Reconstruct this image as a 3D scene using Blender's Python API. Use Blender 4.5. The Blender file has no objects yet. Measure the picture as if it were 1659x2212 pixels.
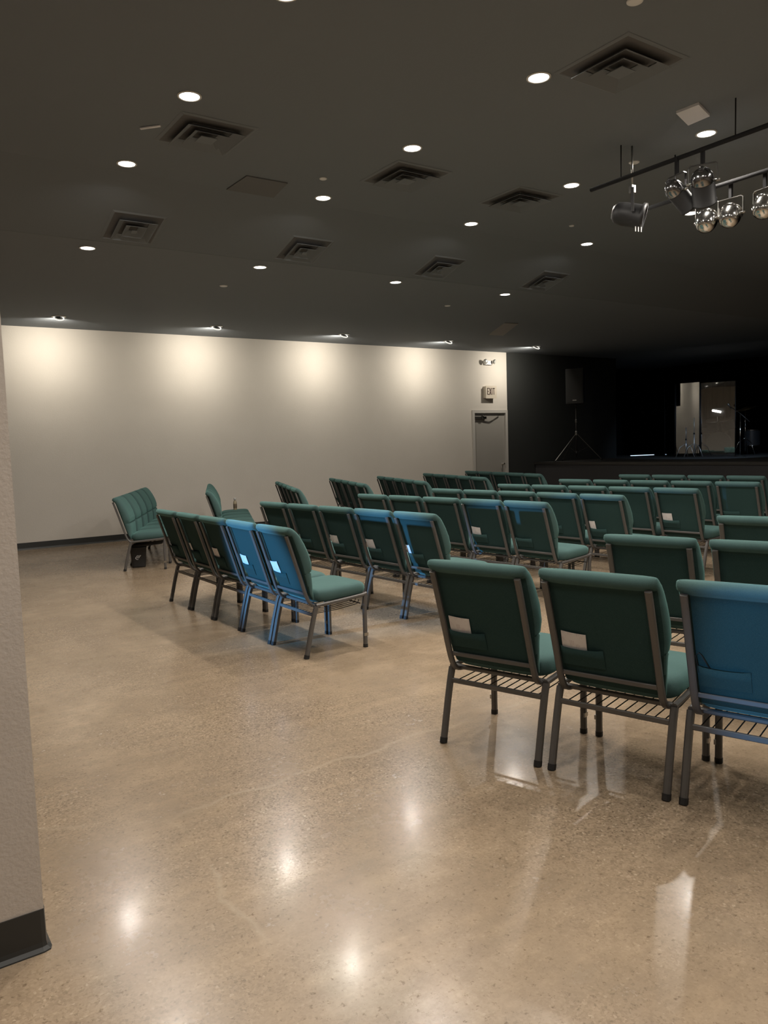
import bpy, bmesh, math, random
from mathutils import Vector, Matrix
random.seed(7)
S = bpy.context.scene
COL = S.collection
R = math.radians

# ------------------------------------------------------------------ camera
IMG_W = 1659.0
F_PX, YAW, PITCH, ROLL = 1683.9, 0.59847, 0.08519, -0.03249
fw = Vector((math.sin(YAW)*math.cos(PITCH), math.cos(YAW)*math.cos(PITCH), -math.sin(PITCH)))
rt = Vector((math.cos(YAW), -math.sin(YAW), 0)); up = rt.cross(fw)
r2 = math.cos(ROLL)*rt + math.sin(ROLL)*up
u2 = -math.sin(ROLL)*rt + math.cos(ROLL)*up
cd = bpy.data.cameras.new('camera'); cam = bpy.data.objects.new('camera', cd); COL.objects.link(cam)
cd.sensor_fit = 'HORIZONTAL'; cd.sensor_width = 36.0; cd.lens = F_PX/IMG_W*36.0
cd.clip_start = 0.05; cd.clip_end = 200
M = Matrix((r2, u2, -fw)).transposed().to_4x4(); M.translation = Vector((0, 0, 1.5))
cam.matrix_world = M
S.camera = cam

# ------------------------------------------------------------------ world, exposure
w = bpy.data.worlds.new('world'); S.world = w; w.use_nodes = True
w.node_tree.nodes['Background'].inputs[0].default_value = (0.5, 0.55, 0.6, 1)
w.node_tree.nodes['Background'].inputs[1].default_value = 0.0
S.view_settings.view_transform = 'Standard'
S.view_settings.look = 'None'
S.view_settings.gamma = 1.0
S.view_settings.exposure = 0.47
S.view_settings.use_curve_mapping = False

HF, HN = 3.58, 3.895          # lower ceiling by the far wall, higher ceiling over the seats
EDGE_Y, EDGE_Y2, WALL_Y = 6.88, 8.00, 13.663
DOWN_W, WASH_W = 18.5, 11.0
WARM = (1.0, 0.925, 0.83)
STAGE_X, STAGE_Z = 13.8, 0.972

# cool daylight beams that enter from glazed doors out of the picture, behind and left of the camera
def spot(name, loc, aim, watts, size, blend, color, radius=0.1):
    l = bpy.data.lights.new(name, 'SPOT'); l.energy = watts; l.spot_size = R(size); l.spot_blend = blend
    l.color = color; l.shadow_soft_size = radius
    o = bpy.data.objects.new(name, l); COL.objects.link(o); o.location = loc
    o.rotation_euler = (Vector(aim)-Vector(loc)).to_track_quat('-Z', 'Y').to_euler(); return o
BLUE = (0.15, 0.49, 1.0)
spot('blue_beam', (-4.2, 5.9, 1.50), (2.6, 5.52, 0.55), 3300, 11.5, 0.6, BLUE, 0.05)
spot('blue_beam', (-4.2, -0.4, 1.70), (2.85, 1.18, 0.62), 1500, 11.5, 0.5, BLUE, 0.05)

spot('added_stage_fill', (14.5, 8.0, 3.3), (17.2, 11.3, 1.2), 140, 45, 0.6, (0.55, 0.75, 1.0), 0.08)  # added unseen fill light so the stands on the stage show up

# ------------------------------------------------------------------ materials
def new_mat(name, color, rough=0.6, metal=0.0, spec=0.5):
    m = bpy.data.materials.new(name); m.use_nodes = True
    b = m.node_tree.nodes['Principled BSDF']
    b.inputs['Base Color'].default_value = (*color, 1); b.inputs['Roughness'].default_value = rough
    b.inputs['Metallic'].default_value = metal; b.inputs['Specular IOR Level'].default_value = spec
    return m
def nt(m): return m.node_tree.nodes, m.node_tree.links, m.node_tree.nodes['Principled BSDF']
def texco(m, scale=1.0, kind='Object'):
    n, l, b = nt(m)
    tc = n.new('ShaderNodeTexCoord'); mp = n.new('ShaderNodeMapping')
    mp.inputs['Scale'].default_value = (scale,)*3 if not hasattr(scale, '__len__') else scale
    l.new(tc.outputs[kind], mp.inputs['Vector']); return mp.outputs['Vector']
def noise(m, v, scale, detail=4, rough=0.6):
    n, l, b = nt(m); t = n.new('ShaderNodeTexNoise'); t.inputs['Scale'].default_value = scale
    t.inputs['Detail'].default_value = detail; t.inputs['Roughness'].default_value = rough
    l.new(v, t.inputs['Vector']); return t.outputs['Fac']
def ramp(m, fac, stops):
    n, l, b = nt(m); r = n.new('ShaderNodeValToRGB'); e = r.color_ramp.elements
    while len(e) < len(stops): e.new(0.5)
    for q, (p, c) in zip(e, stops):
        q.position = p; q.color = (*c, 1) if hasattr(c, '__len__') else (c, c, c, 1)
    l.new(fac, r.inputs['Fac']); return r.outputs['Color']
def mix(m, fac, a, b_, mode='MIX'):
    n, l, b = nt(m); x = n.new('ShaderNodeMix'); x.data_type = 'RGBA'; x.blend_type = mode
    for i, v in ((0, fac), (6, a), (7, b_)):
        if hasattr(v, 'is_linked') or hasattr(v, 'links'): l.new(v, x.inputs[i])
        elif i == 0: x.inputs[0].default_value = v
        else: x.inputs[i].default_value = (*v, 1)
    return x.outputs[2]
def bump(m, h, strength, dist):
    n, l, b = nt(m); q = n.new('ShaderNodeBump'); q.inputs['Strength'].default_value = strength
    q.inputs['Distance'].default_value = dist; l.new(h, q.inputs['Height']); l.new(q.outputs['Normal'], b.inputs['Normal'])
def colour(m, c): n, l, b = nt(m); l.new(c, b.inputs['Base Color'])
def emit(name, color, strength):
    m = new_mat(name, (0.8, 0.8, 0.8)); b = m.node_tree.nodes['Principled BSDF']
    b.inputs['Emission Color'].default_value = (*color, 1); b.inputs['Emission Strength'].default_value = strength; return m

# polished concrete
FLOOR = new_mat('polished_concrete', (0.3, 0.22, 0.15), 0.2)
v = texco(FLOOR)
n, l, b = nt(FLOOR)
big = noise(FLOOR, v, 0.55, 5, 0.6); med = noise(FLOOR, v, 2.6, 8, 0.72); fine = noise(FLOOR, v, 45, 4, 0.7)
c = ramp(FLOOR, big, [(0.3, (0.225, 0.163, 0.106)), (0.5, (0.320, 0.238, 0.158)), (0.66, (0.420, 0.318, 0.216))])
c2 = ramp(FLOOR, med, [(0.32, (0.200, 0.147, 0.096)), (0.5, (0.310, 0.231, 0.154)), (0.66, (0.480, 0.370, 0.255))])
c = mix(FLOOR, 0.55, c, c2)
# exposed aggregate in patches
vo = n.new('ShaderNodeTexVoronoi'); vo.inputs['Scale'].default_value = 125; l.new(v, vo.inputs['Vector'])
ag = ramp(FLOOR, vo.outputs['Color'], [(0.0, (0.07, 0.050, 0.033)), (0.16, (0.20, 0.147, 0.098)), (0.5, (0.31, 0.232, 0.158)), (0.84, (0.385, 0.290, 0.20)), (1.0, (0.62, 0.50, 0.37))])
patch = ramp(FLOOR, noise(FLOOR, v, 0.8, 3, 0.55), [(0.40, 0.14), (0.62, 0.78)])
c = mix(FLOOR, patch, c, ag)
spk = ramp(FLOOR, fine, [(0.30, (0.38, 0.33, 0.28)), (0.42, (1, 1, 1))]); c = mix(FLOOR, 0.7, c, spk, 'MULTIPLY')
# streaky trowel marks
st = noise(FLOOR, texco(FLOOR, (1.2, 7.0, 1)), 1.6, 8, 0.75)
c = mix(FLOOR, 0.45, c, ramp(FLOOR, st, [(0.35, (0.84, 0.84, 0.84)), (0.52, (1, 1, 1)), (0.70, (1.28, 1.26, 1.22))]), 'MULTIPLY')
# hairline cracks
wn = n.new('ShaderNodeTexNoise'); wn.inputs['Scale'].default_value = 3.0; wn.inputs['Detail'].default_value = 6; l.new(v, wn.inputs['Vector'])
vm = n.new('ShaderNodeVectorMath'); vm.operation = 'MULTIPLY_ADD'; vm.inputs[1].default_value = (0.22, 0.22, 0)
l.new(wn.outputs['Color'], vm.inputs[0]); l.new(v, vm.inputs[2])
vc = n.new('ShaderNodeTexVoronoi'); vc.feature = 'DISTANCE_TO_EDGE'; vc.inputs['Scale'].default_value = 0.22; l.new(vm.outputs[0], vc.inputs['Vector'])
cr = ramp(FLOOR, vc.outputs['Distance'], [(0.0, 0.5), (0.0006, 0.0)])
crm = mix(FLOOR, 1.0, cr, ramp(FLOOR, noise(FLOOR, v, 0.9, 2), [(0.42, 0.0), (0.55, 1.0)]), 'MULTIPLY'); c = mix(FLOOR, crm, c, (0.44, 0.36, 0.26))
colour(FLOOR, c)
rr = ramp(FLOOR, med, [(0.3, 0.30), (0.7, 0.20)]); l.new(rr, b.inputs['Roughness'])
bump(FLOOR, noise(FLOOR, v, 22, 3, 0.5), 0.10, 0.004)
b.inputs['Specular IOR Level'].default_value = 0.55; b.inputs['Coat Weight'].default_value = 0.10; b.inputs['Coat Roughness'].default_value = 0.12

WALLM = new_mat('beige_wall_paint', (0.47, 0.42, 0.355), 0.75, spec=0.25)
v = texco(WALLM); colour(WALLM, ramp(WALLM, noise(WALLM, v, 1.2, 3), [(0.3, (0.625, 0.588, 0.535)), (0.7, (0.655, 0.618, 0.565))]))
bump(WALLM, noise(WALLM, v, 60, 3, 0.5), 0.35, 0.004)
ENTRYM = new_mat('textured_entry_wall_paint', (0.5, 0.42, 0.36), 0.7, spec=0.3)
v = texco(ENTRYM); bump(ENTRYM, noise(ENTRYM, v, 75, 4, 0.55), 0.45, 0.005)
colour(ENTRYM, ramp(ENTRYM, noise(ENTRYM, v, 3, 3), [(0.3, (0.60, 0.535, 0.475)), (0.7, (0.645, 0.58, 0.52))]))
BLACKW = new_mat('black_wall_paint', (0.034, 0.036, 0.035), 0.6, spec=0.3)
v = texco(BLACKW); bump(BLACKW, noise(BLACKW, v, 50, 3, 0.5), 0.3, 0.003)
CEILM = new_mat('black_ceiling_paint', (0.200, 0.222, 0.245), 0.8, spec=0.25)
v = texco(CEILM); bump(CEILM, noise(CEILM, v, 40, 3, 0.5), 0.3, 0.004)
DARKCEIL = new_mat('dark_hatch_paint', (0.17, 0.175, 0.18), 0.8, spec=0.2)
VENTM = new_mat('black_vent_metal', (0.19, 0.21, 0.23), 0.7)
VENTIN = new_mat('vent_duct_inside', (0.13, 0.13, 0.13), 0.9)
BASEM = new_mat('charcoal_rubber_base', (0.030, 0.031, 0.030), 0.42)
v = texco(BASEM); bump(BASEM, noise(BASEM, v, 30, 2), 0.1, 0.002)
FABRIC = new_mat('green_upholstery', (0.035, 0.095, 0.082), 0.92, spec=0.15)
v = texco(FABRIC); wv = noise(FABRIC, v, 420, 2, 0.5)
colour(FABRIC, mix(FABRIC, 0.5, ramp(FABRIC, wv, [(0.3, (0.042, 0.080, 0.078)), (0.7, (0.072, 0.124, 0.120))]), ramp(FABRIC, noise(FABRIC, v, 9, 4), [(0.3, (0.050, 0.092, 0.089)), (0.7, (0.062, 0.112, 0.108))])))
bump(FABRIC, wv, 0.35, 0.002)
nt(FABRIC)[2].inputs['Sheen Weight'].default_value = 0.35
nt(FABRIC)[2].inputs['Sheen Roughness'].default_value = 0.5
nt(FABRIC)[2].inputs['Sheen Tint'].default_value = (0.35, 0.75, 0.68, 1)
BACKFAB = new_mat('green_back_panel_fabric', (0.026, 0.075, 0.062), 0.9, spec=0.15)
v = texco(BACKFAB); wv = noise(BACKFAB, v, 420, 2, 0.5)
colour(BACKFAB, ramp(BACKFAB, wv, [(0.3, (0.020, 0.046, 0.044)), (0.7, (0.031, 0.064, 0.060))])); bump(BACKFAB, wv, 0.25, 0.002)
FRAME = new_mat('taupe_hammertone_metal', (0.120, 0.114, 0.108), 0.42, 0.35)
v = texco(FRAME); bump(FRAME, noise(FRAME, v, 160, 2), 0.15, 0.001)
RUBBER = new_mat('black_rubber', (0.015, 0.015, 0.015), 0.6)
ROD = new_mat('dark_rack_wire', (0.012, 0.011, 0.010), 0.5, 0.2)
PAPER = new_mat('white_card', (0.72, 0.68, 0.66), 0.7)
v = texco(PAPER, 1.0)
n, l, b = nt(PAPER); wv = n.new('ShaderNodeTexWave'); wv.inputs['Scale'].default_value = 45; wv.inputs['Distortion'].default_value = 2.0; wv.bands_direction = 'Y'
l.new(v, wv.inputs['Vector'])
pr = mix(PAPER, ramp(PAPER, noise(PAPER, v, 26, 1), [(0.52, 0.0), (0.60, 1.0)]), (1, 1, 1), ramp(PAPER, wv.outputs['Fac'], [(0.12, (0.70, 0.60, 0.62)), (0.3, (1, 1, 1))]))
colour(PAPER, mix(PAPER, 1.0, (0.74, 0.70, 0.68), pr, 'MULTIPLY'))
WHITE = new_mat('white_plastic', (0.88, 0.88, 0.87), 0.45)
TRIMW = new_mat('white_light_trim', (0.72, 0.71, 0.68), 0.4)
GLOWRING = emit('ring_with_added_glow', (1.0, 0.95, 0.85), 0.8)  # weak glow put into the white ring in place of light falling on it
GREYDISC = new_mat('grey_gimbal_lamp_face', (0.25, 0.25, 0.24), 0.5)
LAMP = emit('lit_lamp_lens', (1.0, 0.96, 0.88), 9.0)
DOORM = new_mat('grey_door_paint', (0.34, 0.325, 0.30), 0.5)
DOORF = new_mat('light_grey_frame_paint', (0.52, 0.50, 0.47), 0.45)
PALESTEEL = new_mat('satin_chrome', (0.75, 0.76, 0.78), 0.38, 0.9)
PIPEM = new_mat('matt_black_pipe', (0.03, 0.03, 0.031), 0.95, spec=0.05)
DCHROME = new_mat('smoky_chrome', (0.34, 0.34, 0.35), 0.16, 1.0)
CHROME = new_mat('polished_chrome', (0.75, 0.74, 0.72), 0.13, 1.0)
STEEL = new_mat('brushed_steel', (0.45, 0.44, 0.42), 0.3, 1.0)
DARKMET = new_mat('dark_bronze_metal', (0.06, 0.058, 0.055), 0.45, 0.6)
BLACKP = new_mat('black_plastic', (0.022, 0.022, 0.023), 0.5)
GRILLE = new_mat('black_speaker_grille', (0.035, 0.035, 0.036), 0.55, 0.2)
v = texco(GRILLE); n, l, b = nt(GRILLE); gv = n.new('ShaderNodeTexVoronoi'); gv.inputs['Scale'].default_value = 110; l.new(v, gv.inputs['Vector'])
colour(GRILLE, ramp(GRILLE, gv.outputs['Distance'], [(0.25, (0.006, 0.006, 0.006)), (0.45, (0.022, 0.022, 0.022))]))
STAGETOP = new_mat('black_stage_carpet', (0.075, 0.074, 0.072), 0.95, spec=0.1)
v = texco(STAGETOP); bump(STAGETOP, noise(STAGETOP, v, 120, 2), 0.4, 0.004)
STAGEF = new_mat('black_stage_front', (0.055, 0.055, 0.058), 0.75, spec=0.2)
CURTAIN = new_mat('black_curtain_cloth', (0.006, 0.006, 0.0065), 0.95, spec=0.05)
ACRYL = bpy.data.materials.new('clear_acrylic'); ACRYL.use_nodes = True
n = ACRYL.node_tree.nodes; l = ACRYL.node_tree.links; n.remove(n['Principled BSDF'])
tr = n.new('ShaderNodeBsdfTransparent'); tr.inputs[0].default_value = (0.9, 0.92, 0.92, 1)
gl = n.new('ShaderNodeBsdfGlossy'); gl.inputs['Roughness'].default_value = 0.02; gl.inputs['Color'].default_value = (0.9, 0.9, 0.9, 1)
fr = n.new('ShaderNodeFresnel'); fr.inputs['IOR'].default_value = 2.9
mx = n.new('ShaderNodeMixShader'); l.new(fr.outputs[0], mx.inputs[0]); l.new(tr.outputs[0], mx.inputs[1]); l.new(gl.outputs[0], mx.inputs[2])
l.new(mx.outputs[0], n['Material Output'].inputs[0])
SIGNF = new_mat('cream_exit_sign_box', (0.62, 0.56, 0.47), 0.5)
SIGNT = new_mat('dark_maroon_lettering', (0.045, 0.018, 0.015), 0.5)
CLEARP = new_mat('clear_lamp_plastic', (0.75, 0.75, 0.72), 0.1, 0.4)
DRUMSH = new_mat('black_drum_shell', (0.03, 0.03, 0.032), 0.25)
DRUMHD = new_mat('grey_drum_head', (0.16, 0.155, 0.15), 0.5)
BRASS = new_mat('dull_brass_cymbal', (0.28, 0.20, 0.09), 0.35, 1.0)
LEDB = emit('lit_led_strip', (0.55, 0.75, 1.0), 1.6)
GLINTW = emit('glint_glow', (1.0, 0.93, 0.85), 6.0)  # glow of the added stand, drawn for a glint
BOTTLE = new_mat('tan_bottle_drink', (0.42, 0.34, 0.22), 0.3)
BOTCAP = new_mat('white_bottle_cap', (0.75, 0.73, 0.70), 0.4)
LABELM = new_mat('dark_bottle_label', (0.16, 0.12, 0.08), 0.6)
TILEP = new_mat('taupe_ceiling_panel', (0.30, 0.28, 0.26), 0.8)
WPANEL = new_mat('pale_ceiling_panel', (0.88, 0.88, 0.92), 0.6)

# ------------------------------------------------------------------ mesh helpers
class MB:
    """collects shapes into one mesh"""
    def __init__(s): s.v = []; s.f = []; s.m = []; s.sm = []
    def add(s, vs, fs, mi=0, smooth=False):
        k = len(s.v); s.v += [tuple(p) for p in vs]
        for f in fs: s.f.append([i+k for i in f]); s.m.append(mi); s.sm.append(smooth)
        return s
    def box(s, x0, x1, y0, y1, z0, z1, mi=0):
        vs = [(x, y, z) for z in (z0, z1) for y in (y0, y1) for x in (x0, x1)]
        return s.add(vs, [(0, 2, 3, 1), (4, 5, 7, 6), (0, 1, 5, 4), (2, 6, 7, 3), (0, 4, 6, 2), (1, 3, 7, 5)], mi)
    def bar(s, pts, side, a, b, mi=0, ch=0.25, smooth=False):
        """chamfered rectangular section (a along `side`, b across) swept along pts"""
        side = Vector(side).normalized(); P = [Vector(p) for p in pts]; loops = []
        for i, p in enumerate(P):
            t0 = (P[i]-P[i-1]).normalized() if i else (P[1]-P[0]).normalized()
            t1 = (P[i+1]-P[i]).normalized() if i < len(P)-1 else t0
            t = (t0+t1).normalized(); nn = t.cross(side).normalized(); k = 1/max(0.5, t.dot(t0))
            c = min(a, b)*ch; h, g = a/2, b/2
            sec = [(h-c, -g), (h, -g+c), (h, g-c), (h-c, g), (-h+c, g), (-h, g-c), (-h, -g+c), (-h+c, -g)]
            loops.append([p+side*q[0]+nn*q[1]*k for q in sec])
        return s.loft(loops, mi, smooth)
    def loft(s, loops, mi=0, smooth=True, cap=True):
        m = len(loops[0]); vs = [p for lp in loops for p in lp]; fs = []
        for i in range(len(loops)-1):
            for j in range(m):
                fs.append((i*m+j, i*m+(j+1) % m, (i+1)*m+(j+1) % m, (i+1)*m+j))
        if cap:
            fs.append(tuple(reversed(range(m)))); fs.append(tuple((len(loops)-1)*m+j for j in range(m)))
        return s.add(vs, fs, mi, smooth)
    def tube(s, pts, r, seg=8, mi=0, smooth=True):
        P = [Vector(p) for p in pts]; loops = []; ref = None
        for i, p in enumerate(P):
            t = (P[min(i+1, len(P)-1)]-P[max(i-1, 0)]).normalized()
            if ref is None: ref = t.orthogonal().normalized()
            ref = (ref - t*ref.dot(t)).normalized(); b2 = t.cross(ref)
            rr_ = r[i] if hasattr(r, '__len__') else r
            loops.append([p+ref*math.cos(2*math.pi*j/seg)*rr_+b2*math.sin(2*math.pi*j/seg)*rr_ for j in range(seg)])
        return s.loft(loops, mi, smooth)
    def lathe(s, prof, seg=24, mi=0, o=(0, 0, 0), axis=None, smooth=True, cap=True):
        """prof: (r, z) list, axis: rotation matrix applied about o"""
        A = axis or Matrix.Identity(3); o = Vector(o); loops = []
        for r_, z_ in prof:
            loops.append([o+A@Vector((r_*math.cos(2*math.pi*j/seg), r_*math.sin(2*math.pi*j/seg), z_)) for j in range(seg)])
        return s.loft(loops, mi, smooth, cap)
    def mesh(s, name, mats):
        me = bpy.data.meshes.new(name); me.from_pydata(s.v, [], s.f)
        for m_ in (mats if isinstance(mats, (list, tuple)) else [mats]): me.materials.append(m_)
        me.polygons.foreach_set('material_index', s.m); me.polygons.foreach_set('use_smooth', s.sm)
        me.update()
        bm = bmesh.new(); bm.from_mesh(me); bmesh.ops.recalc_face_normals(bm, faces=bm.faces); bm.to_mesh(me); bm.free()
        return me
    def obj(s, name, mats, parent=None, loc=None):
        o = bpy.data.objects.new(name, s.mesh(name, mats)); COL.objects.link(o)
        if parent: o.parent = parent
        if loc: o.location = loc
        return o
def tag(o, label=None, cat=None, group=None, kind=None):
    if label: o['label'] = label
    if cat: o['category'] = cat
    if group: o['group'] = group
    if kind: o['kind'] = kind
    return o
def empty(name, loc=(0, 0, 0), rz=0, **k):
    o = bpy.data.objects.new(name, None); o.empty_display_size = 0.2; COL.objects.link(o)
    o.location = loc; o.rotation_euler = (0, 0, rz); tag(o, **k); return o
def struct(o): o['kind'] = 'structure'; return o
def children_of():
    d = {}
    for o in S.objects:
        if o.parent: d.setdefault(o.parent.name, []).append(o)
    return d
def copy_tree(o, kids, parent=None):
    c = o.copy(); COL.objects.link(c)
    if parent: c.parent = parent
    for ch in kids.get(o.name, []): copy_tree(ch, kids, c)
    return c
def align(z):   # rotation matrix taking +Z to z
    return Vector((0, 0, 1)).rotation_difference(Vector(z).normalized()).to_matrix()

# ------------------------------------------------------------------ the room
X0, X1, Y0 = -4.6, 21.0, -6.0
struct(MB().box(X0, X1, Y0, 16.2, -0.1, 0).obj('floor', FLOOR))
struct(MB().box(X0, X1, Y0, EDGE_Y, HN, HN+0.1).obj('ceiling', CEILM))
struct(MB().box(X0, X1, EDGE_Y2, 16.2, HF, HF+0.1).obj('ceiling', CEILM))
struct(MB().bar([(X0, (EDGE_Y+EDGE_Y2)/2, (HF+HN)/2+0.02), (X1, (EDGE_Y+EDGE_Y2)/2, (HF+HN)/2+0.02)], (0, EDGE_Y2-EDGE_Y, HF-HN), math.hypot(EDGE_Y2-EDGE_Y, HF-HN)+0.002, 0.04, ch=0.0).obj('ceiling_slope', CEILM))
WX = 12.94   # beige paint ends, black paint starts
DX0, DX1, DZ = 11.885, 12.885, 2.19
wl = MB().box(X0, DX0, WALL_Y, WALL_Y+0.15, 0, HF).box(DX0, DX1, WALL_Y, WALL_Y+0.15, DZ, HF).box(DX1, WX, WALL_Y, WALL_Y+0.15, 0, HF)
struct(wl.obj('wall_left', WALLM))
struct(MB().box(WX, 16.86, WALL_Y-0.004, WALL_Y+0.15, 0, HF).obj('wall_stage_side', BLACKW))
struct(MB().box(16.71, 16.86, WALL_Y+0.15, 15.9, 0, HF).obj('wall_stage_return', BLACKW))
struct(MB().box(16.86, X1, 15.9, 16.05, 0, HF).obj('wall_stage_wing', CURTAIN))
struct(MB().box(X1-0.1, X1, Y0, 15.9, 0, HN).obj('wall_back', CURTAIN))
struct(MB().box(X0, X0+0.1, Y0, WALL_Y, 0, HN).obj('wall_rear', WALLM))
struct(MB().box(X0, X1, Y0, Y0+0.1, 0, HN).obj('wall_right', WALLM))
# near stub wall at the left edge of the picture
EX, EY = 0.388, 2.478
struct(MB().box(-2.6, EX, EY, EY+0.16, 0, HN).obj('wall_entry', ENTRYM))
def cove_base(name, pts, h=0.130):
    """rubber cove base along a polyline; outward normal is to the right of travel"""
    P = [Vector((*p, 0)) for p in pts]; prof = [(0, h), (0.004, h), (0.005, 0.028), (0.008, 0.014), (0.017, 0.004), (0.018, 0), (0, 0)]
    loops = []
    for i, p in enumerate(P):
        def nrm(a, b): t = (b-a).normalized(); return Vector((t.y, -t.x, 0))
        n0 = nrm(P[i-1], P[i]) if i else nrm(P[0], P[1]); n1 = nrm(P[i], P[i+1]) if i < len(P)-1 else n0
        nn = (n0+n1); nn = nn/ max(nn.dot(n0), 0.5)
        loops.append([p+nn*a+Vector((0, 0, z)) for a, z in prof])
    return struct(MB().loft(loops, 0, False).obj(name, BASEM))
cove_base('baseboard_entry', [(-2.6, EY), (EX-0.012, EY), (EX-0.003, EY+0.003), (EX, EY+0.012), (EX, EY+0.16)])
cove_base('baseboard_left', [(X0, WALL_Y), (DX0-0.05, WALL_Y)], 0.115)

# door in the beige wall
dr = struct(empty('door_1', ((DX0+DX1)/2, WALL_Y, 0)))
hw = (DX1-DX0)/2
fb = MB()
for x0, x1, z0, z1 in ((-hw-0.045, -hw+0.02, 0, DZ+0.05), (hw-0.02, hw+0.045, 0, DZ+0.05), (-hw+0.02, hw-0.02, DZ-0.02, DZ+0.05)):
    fb.box(x0, x1, -0.022, 0.15, z0, z1)
fb.box(-hw+0.02, -hw+0.035, 0.075, 0.15, 0, DZ-0.02).box(hw-0.035, hw-0.02, 0.075, 0.15, 0, DZ-0.02)
fb.obj('door_frame', DOORF, dr)
dp = MB().box(-hw+0.024, hw-0.024, 0.03, 0.072, 0.012, DZ-0.024).obj('door_panel', DOORM, dr)
cl = MB().box(-hw+0.03, -0.13, -0.03, 0.03, DZ-0.155, DZ-0.10).box(-0.29, -0.22, -0.045, -0.028, DZ-0.165, DZ-0.075)
cl.bar([(-0.24, -0.06, DZ-0.085), (0.04, -0.10, DZ-0.072), (0.30, -0.01, DZ-0.060)], (0, 0, 1), 0.012, 0.03)
cl.tube([(-0.245, -0.045, DZ-0.12), (-0.245, -0.045, DZ-0.07)], 0.012)
cl.obj('door_closer', DARKMET, dr)
kb = MB().lathe([(0.0, 0), (0.034, 0), (0.034, 0.008), (0.014, 0.012), (0.012, 0.045), (0.026, 0.05), (0.029, 0.065), (0.018, 0.078), (0, 0.08)], 20, o=(hw-0.11, 0.03, 0.98), axis=align((0, -1, 0)))
kb.box(hw-0.118, hw-0.102, 0.018, 0.03, 0.89, 0.95)
kb.obj('door_knob', CHROME, dr)

# exit sign and emergency light
ex = empty('exit_sign', (12.35, WALL_Y, 2.645), label='cream box exit sign with dark letters on the wall above the door', cat='sign')
MB().box(-0.155, 0.155, -0.10, 0, -0.135, 0.135).obj('sign_box', SIGNF, ex)
MB().box(-0.165, 0.165, -0.106, -0.096, -0.145, 0.145).obj('sign_face', SIGNF, ex)
lt = MB(); H = 0.155; T = 0.015; zb = -0.06
def lbar(x0, z0, x1, z1): lt.bar([(x0, -0.109, z0), (x1, -0.109, z1)], (0, 1, 0), 0.004, T, ch=0.1)
x = -0.115
lbar(x, zb, x, zb+H); lbar(x, zb+T/2, x+0.042, zb+T/2); lbar(x, zb+H/2, x+0.036, zb+H/2); lbar(x, zb+H-T/2, x+0.042, zb+H-T/2)
x = -0.058; lbar(x, zb, x+0.05, zb+H); lbar(x+0.05, zb, x, zb+H)
x = 0.020; lbar(x, zb, x, zb+H)
x = 0.078; lbar(x, zb, x, zb+H); lbar(x-0.032, zb+H-T/2, x+0.032, zb+H-T/2)
lt.obj('lettering', SIGNT, ex)
el = empty('emergency_light', (12.33, WALL_Y, 3.325), label='small two-headed emergency light high on the beige wall near the ceiling', cat='light')
MB().box(-0.10, 0.10, -0.06, 0, -0.05, 0.04).obj('housing', WHITE, el)
for sx in (-1, 1):
    hd = MB().lathe([(0.0, -0.035), (0.030, -0.03), (0.052, 0.01), (0.055, 0.03)], 18, o=(sx*0.13, -0.085, 0.02), axis=align((sx*0.35, -1, -0.25))).obj('lamp_head', CHROME, el)
    MB().lathe([(0.05, 0.0), (0.035, 0.008), (0.0, 0.011)], 18, o=(sx*0.13+sx*0.011, -0.116, 0.012), axis=align((sx*0.35, -1, -0.25))).obj('lens', CLEARP, hd)

# ------------------------------------------------------------------ ceiling lights
def downlight(px, py, z, lab, lit=True):
    t = empty('ceiling_light', (px, py, z), label=lab, cat='ceiling light', group='recessed downlights in the black ceiling')
    MB().lathe([(0.082, -0.001), (0.082, -0.006), (0.070, -0.009), (0.066, -0.004), (0.066, -0.001)], 28).obj('light_trim', TRIMW, t)
    MB().lathe([(0.0, -0.005), (0.066, -0.0045), (0.066, -0.001), (0, -0.001)], 28).obj('light_lens', LAMP, t)
    ld = bpy.data.lights.new('downlight_lamp', 'AREA'); ld.shape = 'DISK'; ld.size = 0.125; ld.energy = DOWN_W; ld.color = WARM; ld.spread = R(168)
    lo = bpy.data.objects.new('downlight_lamp', ld); COL.objects.link(lo); lo.parent = t; lo.location = (0, 0, -0.012)
    return t
xs = [2.083, 3.956, 5.829, 7.702]; rows = [(8.29, HF), (6.668, HN), (5.225, HN), (3.819, HN)]
rw = ['the row beyond the ceiling step', 'the row just before the ceiling step', 'the row two before the ceiling step', 'the row nearest the camera']
cw = ['leftmost', 'second from left', 'third from left', 'rightmost']
for j, (yy, z) in enumerate(rows):
    for i, xx in enumerate(xs):
        if j == 3 and i == 3: continue
        p_ = 'rightmost' if (j == 3 and i == 2) else cw[i]
        if j == 0: xx = xx*1.0155+.03
        downlight(xx, yy, z, 'lit round downlight, %s in %s' % (p_, rw[j]))
# more of the same fittings continue over the part of the room behind the camera
for xx in (0.25, 2.115, 3.98, 5.845):
    for yy in (2.45, 1.05, -0.35):
        ld = bpy.data.lights.new('downlight_lamp', 'AREA'); ld.shape = 'DISK'; ld.size = 0.125; ld.energy = DOWN_W*0.7; ld.color = WARM; ld.spread = R(168)
        lo = bpy.data.objects.new('downlight_lamp', ld); COL.objects.link(lo); lo.location = (xx, yy, HN-0.012)
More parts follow.
